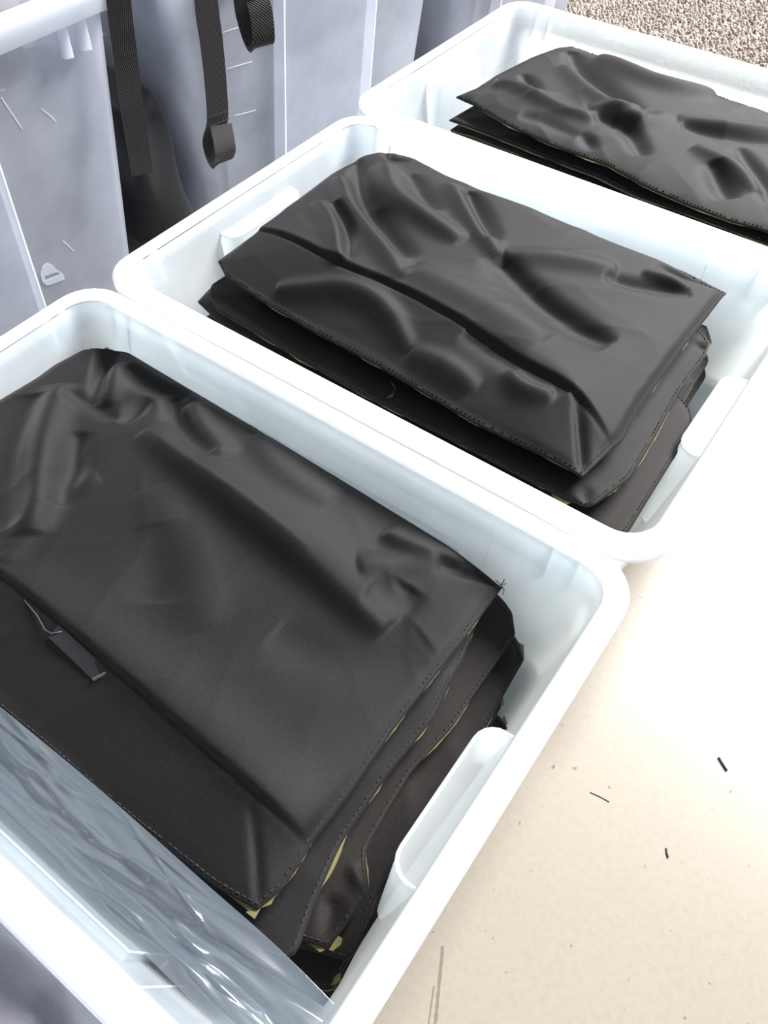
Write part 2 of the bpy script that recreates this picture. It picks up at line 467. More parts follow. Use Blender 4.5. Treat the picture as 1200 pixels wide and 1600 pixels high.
# ------------------------------------------------------------------ tall boxes behind
def make_tall_box(xf, depth, y0, y1, H, pa, pb, label, group):
    x1 = xf; x0 = xf - depth
    root = thing('tall_storage_box', label, 'storage box', group, ((x0+x1)/2, (y0+y1)/2, 0))
    inv = Matrix.Translation((-(x0+x1)/2, -(y0+y1)/2, 0)); kids = []
    t = .0022
    body = loft([(.085, .0005), (.072, .006), (.068, .016), (.023, H - .02), (.0205, H - .0035), (.0228, H - .0035), (.0255, H - .02), (.0705, .017), (.0745, .008), (.087, .003)],
                x0, x1, y0, y1, .055, cap_first=True, cap_last=True).build('basin', M_BOX, root, True); kids.append(body)
    rim = loft([(.0235, H), (.0185, H + .0012), (.004, H + .0012), (.0008, H - .0005), (0, H - .003), (0, H - .028), (.002, H - .028), (.0024, H - .004), (.004, H - .002), (.0205, H - .0015)],
               x0, x1, y0, y1, .05, closed=True).build('rim', M_BOXRIM, root, True); kids.append(rim)
    def wx(z): return x1 - (.023 + (H - .02 - z) / (H - .036) * .045)
    mb = MB(); e = .024
    za, zb = .018, H - .045
    q = [(wx(za) - .0005, pa, za), (wx(za) - .0005, pb, za), (wx(zb) - .0005, pb, zb), (wx(zb) - .0005, pa, zb)]
    f = [(wx(za) + e, pa + .002, za), (wx(za) + e, pb - .002, za), (wx(zb) + e * .8, pb - .002, zb), (wx(zb) + e * .8, pa + .002, zb)]
    mb.add(q + f, [(4, 5, 6, 7), (0, 4, 7, 3), (1, 2, 6, 5), (3, 7, 6, 2), (0, 1, 5, 4)])
    pn = mb.build('side_panel', M_BOX, root); kids.append(pn)
    for ia, ib in ((1, 2), (0, 3)):
        eb = MB(); eb.tube([f[ia], f[ib]], .0012, 5); kids.append(eb.build('panel_edge', M_RIM, pn))
    for yy in (y0 + .085, y0 + .113, y1 - .113, y1 - .085):
        kids.append(fin(root, M_BOXRIM, (wx(H - .05) + .001, yy), (1, 0), 1, .0205, H - .070, H - .002, .002))
    for k in kids: k.data.transform(inv)
    return root
G_TALL = 'tall clear boxes standing behind the tubs'
make_tall_box(-.875, .50, -.005, .722, .457, .20, .478, 'tall hazy plastic box at left with its pale rim in view', G_TALL)
make_tall_box(-.868, .50, .790, 1.480, .457, .985, 1.228, 'tall hazy plastic box with black straps hanging over its front', G_TALL)
make_tall_box(-.842, .50, 1.500, 2.135, .457, 1.64, 1.915, 'tall hazy plastic box standing farthest back beside the carpet', G_TALL)

def soft_block(x0, x1, y0, y1, z0, z1, seed, amp=.012, n=14, p=7.0):
    """a folded bag: rounded cushion with lumpy surface"""
    rg = np.random.default_rng(seed)
    vs = []; fs = []
    idx = {}
    def vid(i, j, k):
        key = (i, j, k)
        if key not in idx:
            idx[key] = len(vs); vs.append((i / n * 2 - 1, j / n * 2 - 1, k / n * 2 - 1))
        return idx[key]
    for i in range(n):
        for j in range(n):
            fs.append((vid(i,j,n), vid(i+1,j,n), vid(i+1,j+1,n), vid(i,j+1,n)))
            fs.append((vid(i,j,0), vid(i,j+1,0), vid(i+1,j+1,0), vid(i+1,j,0)))
            fs.append((vid(i,0,j), vid(i+1,0,j), vid(i+1,0,j+1), vid(i,0,j+1)))
            fs.append((vid(i,n,j), vid(i,n,j+1), vid(i+1,n,j+1), vid(i+1,n,j)))
            fs.append((vid(0,i,j), vid(0,i,j+1), vid(0,i+1,j+1), vid(0,i+1,j)))
            fs.append((vid(n,i,j), vid(n,i+1,j), vid(n,i+1,j+1), vid(n,i,j+1)))
    v = np.array(vs)
    nr = (np.abs(v) ** p).sum(1) ** (1 / p)
    v = v / nr[:, None]
    half = np.array([x1-x0, y1-y0, z1-z0]) / 2; c = np.array([x0+x1, y0+y1, z0+z1]) / 2
    w = v * half
    for _ in range(7):
        k = rg.normal(0, 1, 3); k = k / np.linalg.norm(k) * rg.uniform(14, 40); ph = rg.uniform(0, 6.28)
        w -= v * (amp * .22 * (1 + np.sin(w @ k + ph)))[:, None]
    return w + c, fs
M_BAG = fabric_mat('black_bag_nylon', (.0075, .008, .0098), .2, .5, 700.0, .4, .2)
spots = [(-1.285, -.955, .08, .60, 'left box'), (-1.28, -.945, .885, 1.385, 'strap box'), (-1.25, -.915, 1.60, 2.03, 'farthest tall box')]
words = ['bottom', 'second', 'third']
for bi, (xa, xb, ya, yb, nm) in enumerate(spots):
    zz = .0045
    for k in range(3 if bi == 1 else 4):
        hh = (.118, .106, .108, .100)[k] if bi != 1 else (.12, .115, .11)[k]
        g = .011 * k
        v, f = soft_block(xa - g, xb + g, ya - g, yb + g, zz, zz + hh, 10 * bi + k)
        b = mesh_object('folded_bag', v, f, M_BAG)
        pos = ['at the bottom of', 'second from the bottom in', 'third from the bottom in', 'on top in'][k]
        if bi == 1 and k == 2: pos = 'just below the strapped bag in'
        where = ['the tall box at left', 'the tall box with hanging straps', 'the tall box beside the carpet'][bi]
        tag(b, 'folded black bag ' + pos + ' ' + where, 'bag', 'black bags packed in the tall boxes')
        zz += hh + .001

# pale scratches, modelled reflection glints and a moulded mark on the fronts of the tall boxes
def front_x(xf, z, H=.457): return xf - (.023 + (H - .02 - z) / (H - .036) * .045)
def on_front(xf, px_, py_):
    x = xf - .03
    for _ in range(6):
        q_ = WX(px_, py_, x); x = front_x(xf, q_[2]) + .0006
    return WX(px_, py_, x)
boxes = [o_ for o_ in COL.objects if o_.name.startswith('tall_storage_box')]
def scratch_or_glint(box, xf, pts, r=.0005):
    mb = MB(); mb.tube([on_front(xf, a, b) for a, b in pts], r, 5)
    o_ = mb.build('scratch_or_glint', M_RIM, box, True); o_.data.transform(Matrix.Translation(-box.location))
scratch_or_glint(boxes[0], -.875, [(2, 152), (15, 172), (26, 188), (35, 202)])
scratch_or_glint(boxes[0], -.875, [(64, 170), (75, 178), (82, 184), (88, 191)], .0004)
scratch_or_glint(boxes[0], -.875, [(98, 376), (107, 384), (116, 393)], .0004)
scratch_or_glint(boxes[1], -.868, [(355, 108), (370, 103), (394, 96)], .0005)  # this box's three pale dashes imitate shiny reflections on its contents
scratch_or_glint(boxes[1], -.868, [(365, 181), (378, 178), (400, 172)], .0005)
scratch_or_glint(boxes[1], -.868, [(348, 51), (362, 46), (378, 41)], .0005)
mb = MB()
outl = [(63, 427), (66, 416), (73, 411), (80, 413), (88, 421), (98, 428), (101, 436), (86, 442), (73, 446), (66, 440)]
inn = [(69, 433), (70, 431), (76, 429), (82, 427), (88, 425), (93, 424), (94, 428), (86, 432), (76, 436), (71, 438)]
A_ = [on_front(-.875, a, b) for a, b in outl]; B_ = [on_front(-.875, a, b) for a, b in inn]
nA = len(A_); up_ = np.array([.0008, 0, 0])
mb.add(A_ + B_ + [q + up_ for q in A_] + [q + up_ for q in B_],
       [(2*nA+i, 2*nA+(i+1) % nA, 3*nA+(i+1) % nA, 3*nA+i) for i in range(nA)] +
       [(i, (i+1) % nA, 2*nA+(i+1) % nA, 2*nA+i) for i in range(nA)] +
       [(nA+(i+1) % nA, nA+i, 3*nA+i, 3*nA+(i+1) % nA) for i in range(nA)])
o_ = mb.build('moulded_mark', M_BOXRIM, boxes[0]); o_.data.transform(Matrix.Translation(-boxes[0].location))
o_['label'] = 'faint pale mark with a slot'

# ------------------------------------------------------------------ the strapped bag and its webbing straps
def ribbon(pts, width, wdir, thick=.0018, nsub=10):
    """webbing along a smooth path: pts world, wdir width direction"""
    pts = np.array(pts, float)
    out = []
    n = len(pts)
    for i in range(n - 1):
        p0 = pts[max(i-1, 0)]; p1 = pts[i]; p2 = pts[i+1]; p3 = pts[min(i+2, n-1)]
        for k in range(nsub):
            t = k / nsub
            out.append(.5 * ((2*p1) + (-p0+p2)*t + (2*p0-5*p1+4*p2-p3)*t*t + (-p0+3*p1-3*p2+p3)*t**3))
    out.append(pts[-1])
    out = np.array(out); wd = np.array(wdir, float); wd /= np.linalg.norm(wd)
    vs = []; fs = []
    for i, p in enumerate(out):
        t = out[min(i+1, len(out)-1)] - out[max(i-1, 0)]; t /= np.linalg.norm(t) + 1e-9
        w_ = wd - t * (wd @ t); w_ /= np.linalg.norm(w_)
        nn = np.cross(t, w_)
        for a, b in ((-.5, -.5), (.5, -.5), (.5, .5), (-.5, .5)):
            vs.append(p + w_ * width * a + nn * thick * b)
    for i in range(len(out) - 1):
        for k in range(4):
            k2 = (k + 1) % 4
            fs.append((i*4+k, i*4+k2, (i+1)*4+k2, (i+1)*4+k))
    fs.append((0, 3, 2, 1)); e = (len(out)-1)*4; fs.append((e, e+1, e+2, e+3))
    return vs, fs
bag = thing('strapped_bag', 'black bag on top in the middle tall box, webbing straps hanging out', 'bag', 'black bags packed in the tall boxes')
v, f = soft_block(-1.30, -.90, .835, 1.435, .368, .50, 55)
mesh_object('cloth_body', v, f, M_BAG, bag)
XS = -.855
def S(px, py, x=XS): return WX(px, py, x)
# long strap with looped end
w2 = S(322, 0); e2 = S(340, 186)
top = [(-.93, w2[1], .50), (-.88, w2[1], .485), (XS, w2[1] + .001, .455)]
low2 = S(341, 252)
path = top + [S(324, 20), S(331, 70), S(337, 130), e2, S(333, 222, XS - .004), low2 + [.004, 0, .001], S(352, 238, XS + .014), S(345, 195, XS + .004)]
st, sf = ribbon(path, .034, (.25, 1, 0))
strap_o = mesh_object('strap', st, sf, M_WEB, bag, False)
mb = MB()
for dz in (0, .012):
    c = e2 + np.array([.0026, 0, dz - .004])
    mb.tube([c + [-.004, -.016, 0], c + [.004, .016, 0]], .0006, 5)
mb.build('stitching', M_STITCH, strap_o)
# short strap folded into a loop
w3 = S(377, -20)
path = [(-.93, w3[1] - .01, .50), (-.88, w3[1] - .006, .47), S(378, -20), S(386, 20), S(396, 55, XS), S(404, 70, XS + .004), S(412, 66, XS + .016), S(408, 20, XS + .013), S(395, -20, XS + .004)]
st, sf = ribbon(path, .033, (.45, 1, .05))
mesh_object('strap', st, sf, M_WEB, bag, False)
# flat strap in the gap at the left of the box
xg = -.872
w1 = WX(183, -10, xg)
path = [(-.96, w1[1] + .02, .478), (-.90, w1[1] + .008, .47), WX(182, -25, xg), WX(187, 20, xg), WX(196, 90, xg - .004), WX(207, 170, xg - .002), WX(217, 235, xg), WX(223, 272, xg + .002)]
st, sf = ribbon(path, .031, (.3, 1, 0))
mesh_object('strap', st, sf, M_WEB, bag, False)

# ------------------------------------------------------------------ pouches
def resample(pts, n):
    pts = np.array(pts, float)
    d = np.r_[0, np.cumsum(np.linalg.norm(np.diff(pts, axis=0), axis=1))]
    t = np.linspace(0, d[-1], n)
    res = np.stack([np.interp(t, d, pts[:, k]) for k in range(2)], 1)
    for _ in range(2):                             # soften the polyline, ends kept
        res[1:-1] = (res[:-2] + 2 * res[1:-1] + res[2:]) / 4
    return res

def poly_dist(P, path):
    """distance, signed side (+ left of travel) and running parameter to a polyline"""
    best = np.full(len(P), 1e9); side = np.zeros(len(P)); par = np.zeros(len(P)); strength = np.zeros(len(P))
    n = len(path) - 1
    for i in range(n):
        a = path[i]; b = path[i+1]; ab = b - a; L2 = ab @ ab
        t = np.clip(((P - a) @ ab) / L2, 0, 1)
        q = P - (a + t[:, None] * ab)
        d = np.linalg.norm(q, axis=1)
        s = ab[0] * q[:, 1] - ab[1] * q[:, 0]
        s = s / math.sqrt(L2)
        tie = np.abs(d - best) < 1e-9
        m_ = (d < best - 1e-9) | (tie & (np.abs(s) > strength))
        best[m_] = d[m_]; side[m_] = np.sign(s[m_]); par[m_] = i + t[m_]; strength[m_] = np.abs(s[m_])
    return best, side, par

def fold_height(P, folds, z):
    h = np.zeros(len(P))
    for fo in folds:
        path, amp, wl, wr = fo[:4]
        kind = fo[4] if len(fo) > 4 else 'g'
        path = np.array([W(a, b, z)[:2] for a, b in path])
        nn = len(path) - 1
        for _ in range(3 if nn > 1 else 0):           # round the bends off
            a_, b_ = path[:-1], path[1:]
            path = np.concatenate([path[:1], np.stack([.75*a_ + .25*b_, .25*a_ + .75*b_], 1).reshape(-1, 2), path[-1:]])
        d, s, par = poly_dist(P, path)
        par = par * nn / (len(path) - 1)
        if kind == 'step':                         # left side raised by amp
            ss = d * s
            end = np.clip(np.minimum(par, nn - par) / .35 + .3, 0, 1)
            ramp = fo[5] if len(fo) > 5 else 1.6
            along = np.clip(par / ramp, 0, 1) * np.clip((nn - par) / 1.6, 0, 1)
            along = along * along * (3 - 2 * along)
            wd = wr
            left_ = .5 * (1 + np.tanh(ss / wl))
            up = left_ * (.30 + .70 * np.exp(-np.maximum(ss, 0) / .10))
            front = (1 - left_) * np.clip(1 + ss / wd, 0, 1) * .80
            dip = -.10 * np.exp(-((ss + wl * 1.6) / (wl * 1.6)) ** 2)
            up = up + front
            h += amp * along * (up + dip)
            continue
        ta = np.sin(np.clip(par / nn, 0, 1) * math.pi) ** .7
        if kind == 'open': ta = np.clip((par / nn) * 2.2, 0, 1)          # full height at its far end
        if kind == 'head': ta = np.clip((1 - par / nn) * 1.6, 0, 1)      # full height at its start
        w_ = np.where(s > 0, wl, wr) * (.45 + .55 * ta if kind == 'g' else 1.0)
        x = d / w_
        h += 1.85 * amp * ta * (np.exp(-x * x) if kind != 'sharp' else np.exp(-1.6 * x))
    return h

def lumps(P, seed, amp, k0=8, k1=26, n=10):
    rg = np.random.default_rng(seed); h = np.zeros(len(P))
    for _ in range(n):
        a = rg.uniform(0, 6.28); k = rg.uniform(k0, k1)
        q = P + .03 * np.sin(P[:, ::-1] * rg.uniform(8, 16) + rg.uniform(0, 6))
        h += np.sin(q @ (np.array([math.cos(a), math.sin(a)]) * k) + rg.uniform(0, 6.28))
    return h * amp / math.sqrt(n)

def wrinkles(P, seed, amp):
    """soft creases: warped, one-sided crests"""
    rg = np.random.default_rng(seed + 500); h = np.zeros(len(P))
    q = P + .018 * np.sin(P[:, ::-1] * 23 + rg.uniform(0, 6)) + .008 * np.sin(P[:, ::-1] * 51 + rg.uniform(0, 6))
    for _ in range(4):
        a = rg.uniform(0, 3.14); k = rg.uniform(20, 46)
        ph = q @ (np.array([math.cos(a), math.sin(a)]) * k) + rg.uniform(0, 6.28)
        mod = .5 + .5 * np.sin(q @ rg.normal(0, 9, 2) + rg.uniform(0, 6.28))
        h += (1 - np.abs(np.sin(ph))) ** 2 * mod ** 2
    return h * amp

def make_pouch(label, group, ze, near, right, far, left, puff=.008, sag=.012, folds=(), res=.006, seed=0, mat=None, lump=.0012, olive=1.0, stitches=True, wrinkle=.0016, edge_out=-.0006, floor_z=.004, flat_edge=.045):
    """near/far run left to right, left/right run near to far; entries are world (x, y)"""
    near, right, far, left = [np.array(c, float)[:, :2] for c in (near, right, far, left)]
    LX = np.linalg.norm(np.diff(near, axis=0), axis=1).sum(); LY = np.linalg.norm(np.diff(right, axis=0), axis=1).sum()
    nu = max(int(LX / res), 12); nv = max(int(LY / res), 10)
    N_, F_ = resample(near, nu + 1), resample(far, nu + 1)
    L_, R_ = resample(left, nv + 1), resample(right, nv + 1)
    c00 = (N_[0] + L_[0]) / 2; c10 = (N_[-1] + R_[0]) / 2; c01 = (F_[0] + L_[-1]) / 2; c11 = (F_[-1] + R_[-1]) / 2
    N_[0] = L_[0] = c00; N_[-1] = R_[0] = c10; F_[0] = L_[-1] = c01; F_[-1] = R_[-1] = c11
    u = np.linspace(0, 1, nu + 1)[None, :, None]; v = np.linspace(0, 1, nv + 1)[:, None, None]
    P = (1 - v) * N_[None] + v * F_[None] + (1 - u) * L_[:, None] + u * R_[:, None] \
        - ((1-u)*(1-v)*c00 + u*(1-v)*c10 + (1-u)*v*c01 + u*v*c11)
    P = P.reshape(-1, 2)
    uu = np.broadcast_to(u[..., 0], (nv+1, nu+1)).ravel(); vv = np.broadcast_to(v[..., 0], (nv+1, nu+1)).ravel()
    e = np.minimum(np.minimum(uu, 1-uu) * LX, np.minimum(vv, 1-vv) * LY)
    ep = 1 - np.exp(-e / flat_edge)
    ef = np.clip(e / .012, 0, 1); ef = ef * ef * (3 - 2 * ef)
    top = ze + puff * ep + (fold_height(P, folds, ze) + lumps(P, seed, lump) + wrinkles(P, seed, wrinkle)) * (.30 + .70 * ef)
    bot = ze - .0022 - sag * ep + (lumps(P, seed, lump)) * .30
    bot = np.maximum(bot, floor_z)
    edge = e < 1e-9
    bot = np.where(edge, top - .0022, bot)
    top = np.maximum(top, bot + .0022)
    root = thing('fabric_pouch', label, 'pouch', group, (P[:, 0].mean(), P[:, 1].mean(), float(bot.min())))
    off = np.array(root.location)
    n1 = len(P)
    verts = np.concatenate([np.c_[P, top], np.c_[P, bot]]) - off
    fs = []
    w = nu + 1
    for j in range(nv):
        b = j * w
        for i in range(nu):
            a = b + i
            fs.append((a, a+1, a+w+1, a+w)); fs.append((n1+a, n1+a+w, n1+a+w+1, n1+a+1))
    loop = [i for i in range(w)] + [j*w + nu for j in range(1, nv+1)] + [nv*w + i for i in range(nu-1, -1, -1)] + [j*w for j in range(nv-1, 0, -1)]
    nl = len(loop)
    for i in range(nl):
        a, b = loop[i], loop[(i+1) % nl]
        fs.append((a, n1+a, n1+b, b))
    cloth = mesh_object('cloth', verts, fs, mat or M_FAB, root)
    # raw edge of the olive lining just peeping out under the seam
    B = P[loop]; BZ = top[loop]
    tg = np.roll(B, -1, 0) - np.roll(B, 1, 0); tg /= np.linalg.norm(tg, axis=1)[:, None] + 1e-9
    nrm = np.stack([tg[:, 1], -tg[:, 0]], 1)
    rg = np.random.default_rng(seed + 99)
    s = np.arange(nl) / nl
    nz = sum(np.sin(2*math.pi*(s * rg.integers(3, 38) + rg.uniform())) for _ in range(9)) / 3
    pro = np.clip(edge_out + .0012 * olive * nz + rg.uniform(-.0003, .0004, nl), -.0015, .003)
    vs = []; lf = []
    for i in range(nl):
        a = np.r_[B[i] - nrm[i] * .004, BZ[i] - .0012]; b = np.r_[B[i] + nrm[i] * pro[i], BZ[i] - .0016]
        vs += [a, b, b - [0, 0, .0010], a - [0, 0, .0008]]
    for i in range(nl):
        j = (i + 1) % nl
        for k in range(4):
            k2 = (k+1) % 4
            lf.append((i*4+k, j*4+k, j*4+k2, i*4+k2))
    lo = mesh_object('lining', np.array(vs) - off, lf, M_OLIVE, root, False); lo['label'] = 'raw olive lining edge'
    if stitches:
        per = np.r_[0, np.cumsum(np.linalg.norm(np.diff(np.r_[B, B[:1]], axis=0), axis=1))]
        mb = MB(); st_ = .0058; q = 0.0
        grid_top = top.reshape(nv+1, nu+1)
        inner = P.reshape(nv+1, nu+1, 2)
        # one ring further in, for the height under each stitch
        iu = np.clip(np.arange(nl), 0, nl)
        def ring_in(idx):
            j, i = divmod(idx, w)
            return (min(max(j, 1), nv-1)) * w + min(max(i, 1), nu-1)
        IN = np.array([ring_in(k) for k in loop])
        PI, ZI = P[IN], top[IN]
        wgt = .0042 / res
        C = np.c_[B + (PI - B) * wgt, BZ + (ZI - BZ) * wgt + .0006]
        Cc = np.r_[C, C[:1]]
        while q < per[-1]:
            a = np.array([np.interp(q, per, Cc[:, k]) for k in range(3)])
            b = np.array([np.interp(min(q + .0036, per[-1]), per, Cc[:, k]) for k in range(3)])
            if rg.uniform() > .12: mb.tube([a, b], .00050 * rg.uniform(.7, 1.6), 4)
            q += st_
        so = mb.build('stitching', M_STITCH, root); so.data.transform(Matrix.Translation(-root.location)); so['kind'] = 'stuff'
    return root, off

def px(pts, z): return [W(a, b, z)[:2] for a, b in pts]

def place_child(name, mb, mat, root, smooth=False, label=None):
    o_ = mb.build(name, mat, root, smooth); o_.data.transform(Matrix.Translation(-root.location))
    if label: o_['label'] = label
    return o_

G1, G2, G3 = 'pouches stacked in the nearest tub', 'pouches stacked in the middle tub', 'pouches stacked in the farthest tub'
# ---- nearest tub, top pouch
Z = .128
near = [(-.770, .075)] + px([(-60, 1062), (60, 1160), (200, 1280), (330, 1382), (370, 1405), (402, 1421)], Z)
right = px([(402, 1421), (440, 1390), (470, 1348), (485, 1320), (542, 1246), (617, 1137), (721, 1004), (785, 917)], Z)
left = [(-.770, .075), (-.782, .15), (-.7825, .28), (-.775, .36)] + px([(85, 572), (130, 548), (168, 543)], Z)
far = px([(168, 543), (200, 552), (250, 582), (300, 612), (430, 690), (560, 768), (700, 855), (785, 917)], Z)
folds1 = [
    ([(-320, 690), (-60, 862), (0, 905), (100, 985), (220, 1088), (330, 1185), (420, 1262), (490, 1323)], .022, .0016, .075, 'step'),
    ([(105, 610), (78, 688), (72, 757), (66, 860)], .010, .022, .030),
    ([(60, 625), (25, 700), (12, 770), (20, 850)], -.006, .026, .030),
    ([(128, 690), (120, 750), (102, 812)], -.006, .016, .016),
    ([(168, 543), (158, 590), (148, 640)], -.009, .018, .008, 'head'),
    ([(182, 570), (176, 645)], .006, .016, .012),
    ([(190, 675), (238, 632)], -.006, .012, .012),
    ([(105, 625), (150, 642), (185, 668)], -.004, .010, .012),
    ([(228, 690), (301, 748), (357, 789), (420, 838), (487, 892), (550, 951), (605, 995)], .012, .050, .022),
    ([(231, 690), (301, 749), (357, 788), (420, 836), (487, 890)], .0016, .012, .006, 'sharp'),
    ([(20, 905), (60, 840), (100, 790), (160, 760)], .003, .02, .016),
    ([(430, 1000), (500, 1040), (600, 1040), (660, 1000)], -.003, .03, .03),
    ([(240, 780), (300, 900), (330, 1000)], .003, .03, .03),
    ([(270, 625), (287, 682), (338, 732)], -.007, .014, .016),
    ([(300, 640), (312, 690), (360, 735)], .005, .020, .014),
    ([(200, 580), (240, 615), (300, 625)], -.005, .012, .014),
    ([(560, 905), (620, 900), (683, 891)], .005, .018, .016),
    ([(600, 845), (640, 868), (722, 886)], .006, .016, .012),
    ([(683, 893), (730, 902), (782, 915)], -.004, .009, .006, 'open'),
    ([(575, 940), (620, 960), (640, 930)], -.004, .018, .018),
    ([(400, 690), (450, 760), (520, 800)], .004, .03, .02),
    ([(395, 1262), (402, 1340), (404, 1420)], -.0020, .0045, .0035, 'open'),
    ([(245, 840), (260, 900), (250, 960)], -.003, .03, .03),
    ([(0, 905), (220, 1065), (490, 1300)], .004, .035, .02),
]
p, off = make_pouch('creased black pouch with zipper pull, top of the stack in the nearest tub', G1, Z, near, right, far, left, .007, .010, folds1, .0026, 1, lump=.0010, wrinkle=.0009)
# zipper pull and its wire, by the crease
mb = MB()
zp = .1555
mb.tube([W(38, 938, zp), W(58, 962, zp), W(70, 984, zp - .001), W(80, 990, zp - .001), W(97, 987, zp)], .0007, 6)
place_child('zipper_wire', mb, M_METAL, p, True)
a, b = W(84, 986, zp - .002), W(158, 1056, zp - .006)
v_, f_ = ribbon([a, a * .7 + b * .3 + [0, 0, .001], b], .0145, (.6, .8, .25), .0012)
mb = MB(); mb.add(v_, f_); pull = place_child('zipper_pull', mb, M_BAG, p)
mb = MB(); mb.tube([W(145, 1062, zp - .006), W(170, 1049, zp - .004)], .0018, 6); place_child('pull_end', mb, M_METAL, p)

for k_, th in enumerate(([(774, 906), (783, 914), (791, 912)], [(783, 914), (788, 922), (786, 929)], [(779, 918), (786, 910), (788, 905)])):
    mb = MB(); mb.tube([W(a, b, Z + .003 + .001 * k_) for a, b in th], .0005, 5); place_child('loose_thread', mb, M_DARK, p, True)

def olive_tab(root, pts, z, lift=.0005):
    mb = MB(); q = [W(a, b, z) for a, b in pts]
    mb.prism([k + [0, 0, lift] for k in q], (0, 0, -.0012))
    place_child('lining_scrap', mb, M_OLIVE, root, label='olive scrap of lining at the corner')
olive_tab(p, [(330, 1377), (352, 1383), (385, 1402), (400, 1418), (390, 1424), (372, 1410)], Z - .003)
olive_tab(p, [(384, 1425), (408, 1418), (398, 1436)], Z - .003)
olive_tab(p, [(404, 1420), (418, 1400), (452, 1368), (470, 1345), (462, 1364), (428, 1404), (424, 1413)], Z - .003)

# ---- nearest tub, pouches below, downwards
def lower(label, group, z, near, right, far, left, seed, mat=None, **kw):
    return make_pouch(label, group, z, near, right, far, left, kw.pop('puff', .006), kw.pop('sag', .010), kw.pop('folds', ()), kw.pop('res', .006), seed, mat, lump=kw.pop('lump', .0010), **kw)
z = .106
r_ = px([(440, 1500), (462, 1496), (487, 1421), (533, 1317), (608, 1208), (679, 1121), (725, 1025), (746, 970)], z)
lower('black pouch second from the top in the nearest tub, curved olive edge at right', G1, z,
      [(-.772, .012), (-.5, .004), (-.25, .008)] + px([(440, 1500)], z), r_, [(-.735, .452), (-.5, .456), (-.3, .452)] + [r_[-1]],
      [(-.772, .012), (-.778, .2), (-.776, .38), (-.735, .452)], 2, olive=1.5)
z = .085
r_ = px([(512, 1482), (545, 1440), (577, 1394), (570, 1330), (608, 1262), (642, 1206), (708, 1135), (744, 1080), (772, 1040), (805, 990)], z)
q3, _ = lower('black pouch third from the top in the nearest tub, pleated corner with olive scraps', G1, z,
      [(-.770, .020), (-.5, .010), (-.25, .022)] + px([(470, 1470), (512, 1482)], z), r_, [(-.735, .448), (-.5, .452), (-.25, .450)] + px([(775, 925), (800, 955), (805, 990)], z),
      [(-.770, .020), (-.776, .2), (-.774, .38), (-.735, .448)], 3, M_BROWN, olive=1.3,
      folds=[([(518, 1400), (514, 1440), (512, 1482)], -.006, .008, .004, 'open'), ([(545, 1355), (577, 1394)], .004, .008, .006)], res=.0045)
olive_tab(q3, [(514, 1484), (528, 1462), (535, 1466), (533, 1476), (520, 1486)], z - .003)
olive_tab(q3, [(476, 1462), (492, 1472), (508, 1484), (500, 1488), (480, 1472)], z - .003)
z = .064
r_ = px([(540, 1500), (562, 1485), (572, 1440), (600, 1375), (680, 1258), (748, 1158), (785, 1090), (818, 1032)], z)
q4, _ = lower('brownish black pouch fourth from the top in the nearest tub, frayed right corner', G1, z,
      [(-.768, .016), (-.5, .012), (-.25, .018)] + px([(540, 1500)], z), r_, [(-.735, .448), (-.5, .450), (-.25, .446)] + px([(790, 975), (812, 1005), (818, 1032)], z),
      [(-.768, .016), (-.772, .2), (-.770, .38), (-.735, .448)], 4, M_BROWN, olive=1.6)
olive_tab(q4, [(806, 1002), (818, 1008), (819, 1030), (812, 1022)], z - .002)
z = .043
r_ = px([(520, 1545), (545, 1500), (590, 1410), (680, 1275), (750, 1170), (782, 1105)], z)
q5, _ = lower('brownish black pouch fifth from the top in the nearest tub', G1, z,
      [(-.764, .020), (-.5, .016), (-.25, .024)] + px([(500, 1550), (520, 1545)], z), r_, [(-.735, .444), (-.5, .446), (-.25, .442)] + px([(770, 1050), (786, 1085), (782, 1105)], z),
      [(-.764, .020), (-.768, .2), (-.766, .38), (-.735, .444)], 5, M_BROWN, olive=1.6)
olive_tab(q5, [(516, 1540), (522, 1525), (532, 1520), (532, 1532), (524, 1538)], z)
olive_tab(q5, [(776, 1082), (786, 1088), (787, 1102), (780, 1098)], z - .002)
z = .021
r_ = px([(505, 1572), (522, 1553), (560, 1480), (610, 1400), (700, 1270), (795, 1152)], z)
q6, _ = lower('brownish black pouch at the bottom of the stack in the nearest tub', G1, z,
      [(-.760, .022), (-.5, .020), (-.25, .026)] + px([(505, 1572)], z), r_, [(-.735, .440), (-.5, .442), (-.25, .438)] + px([(770, 1110), (792, 1130), (795, 1152)], z),
      [(-.760, .022), (-.764, .2), (-.762, .38), (-.735, .440)], 6, M_BROWN, olive=1.4, floor_z=.0045)
olive_tab(q6, [(780, 1128), (788, 1118), (793, 1132)], z)

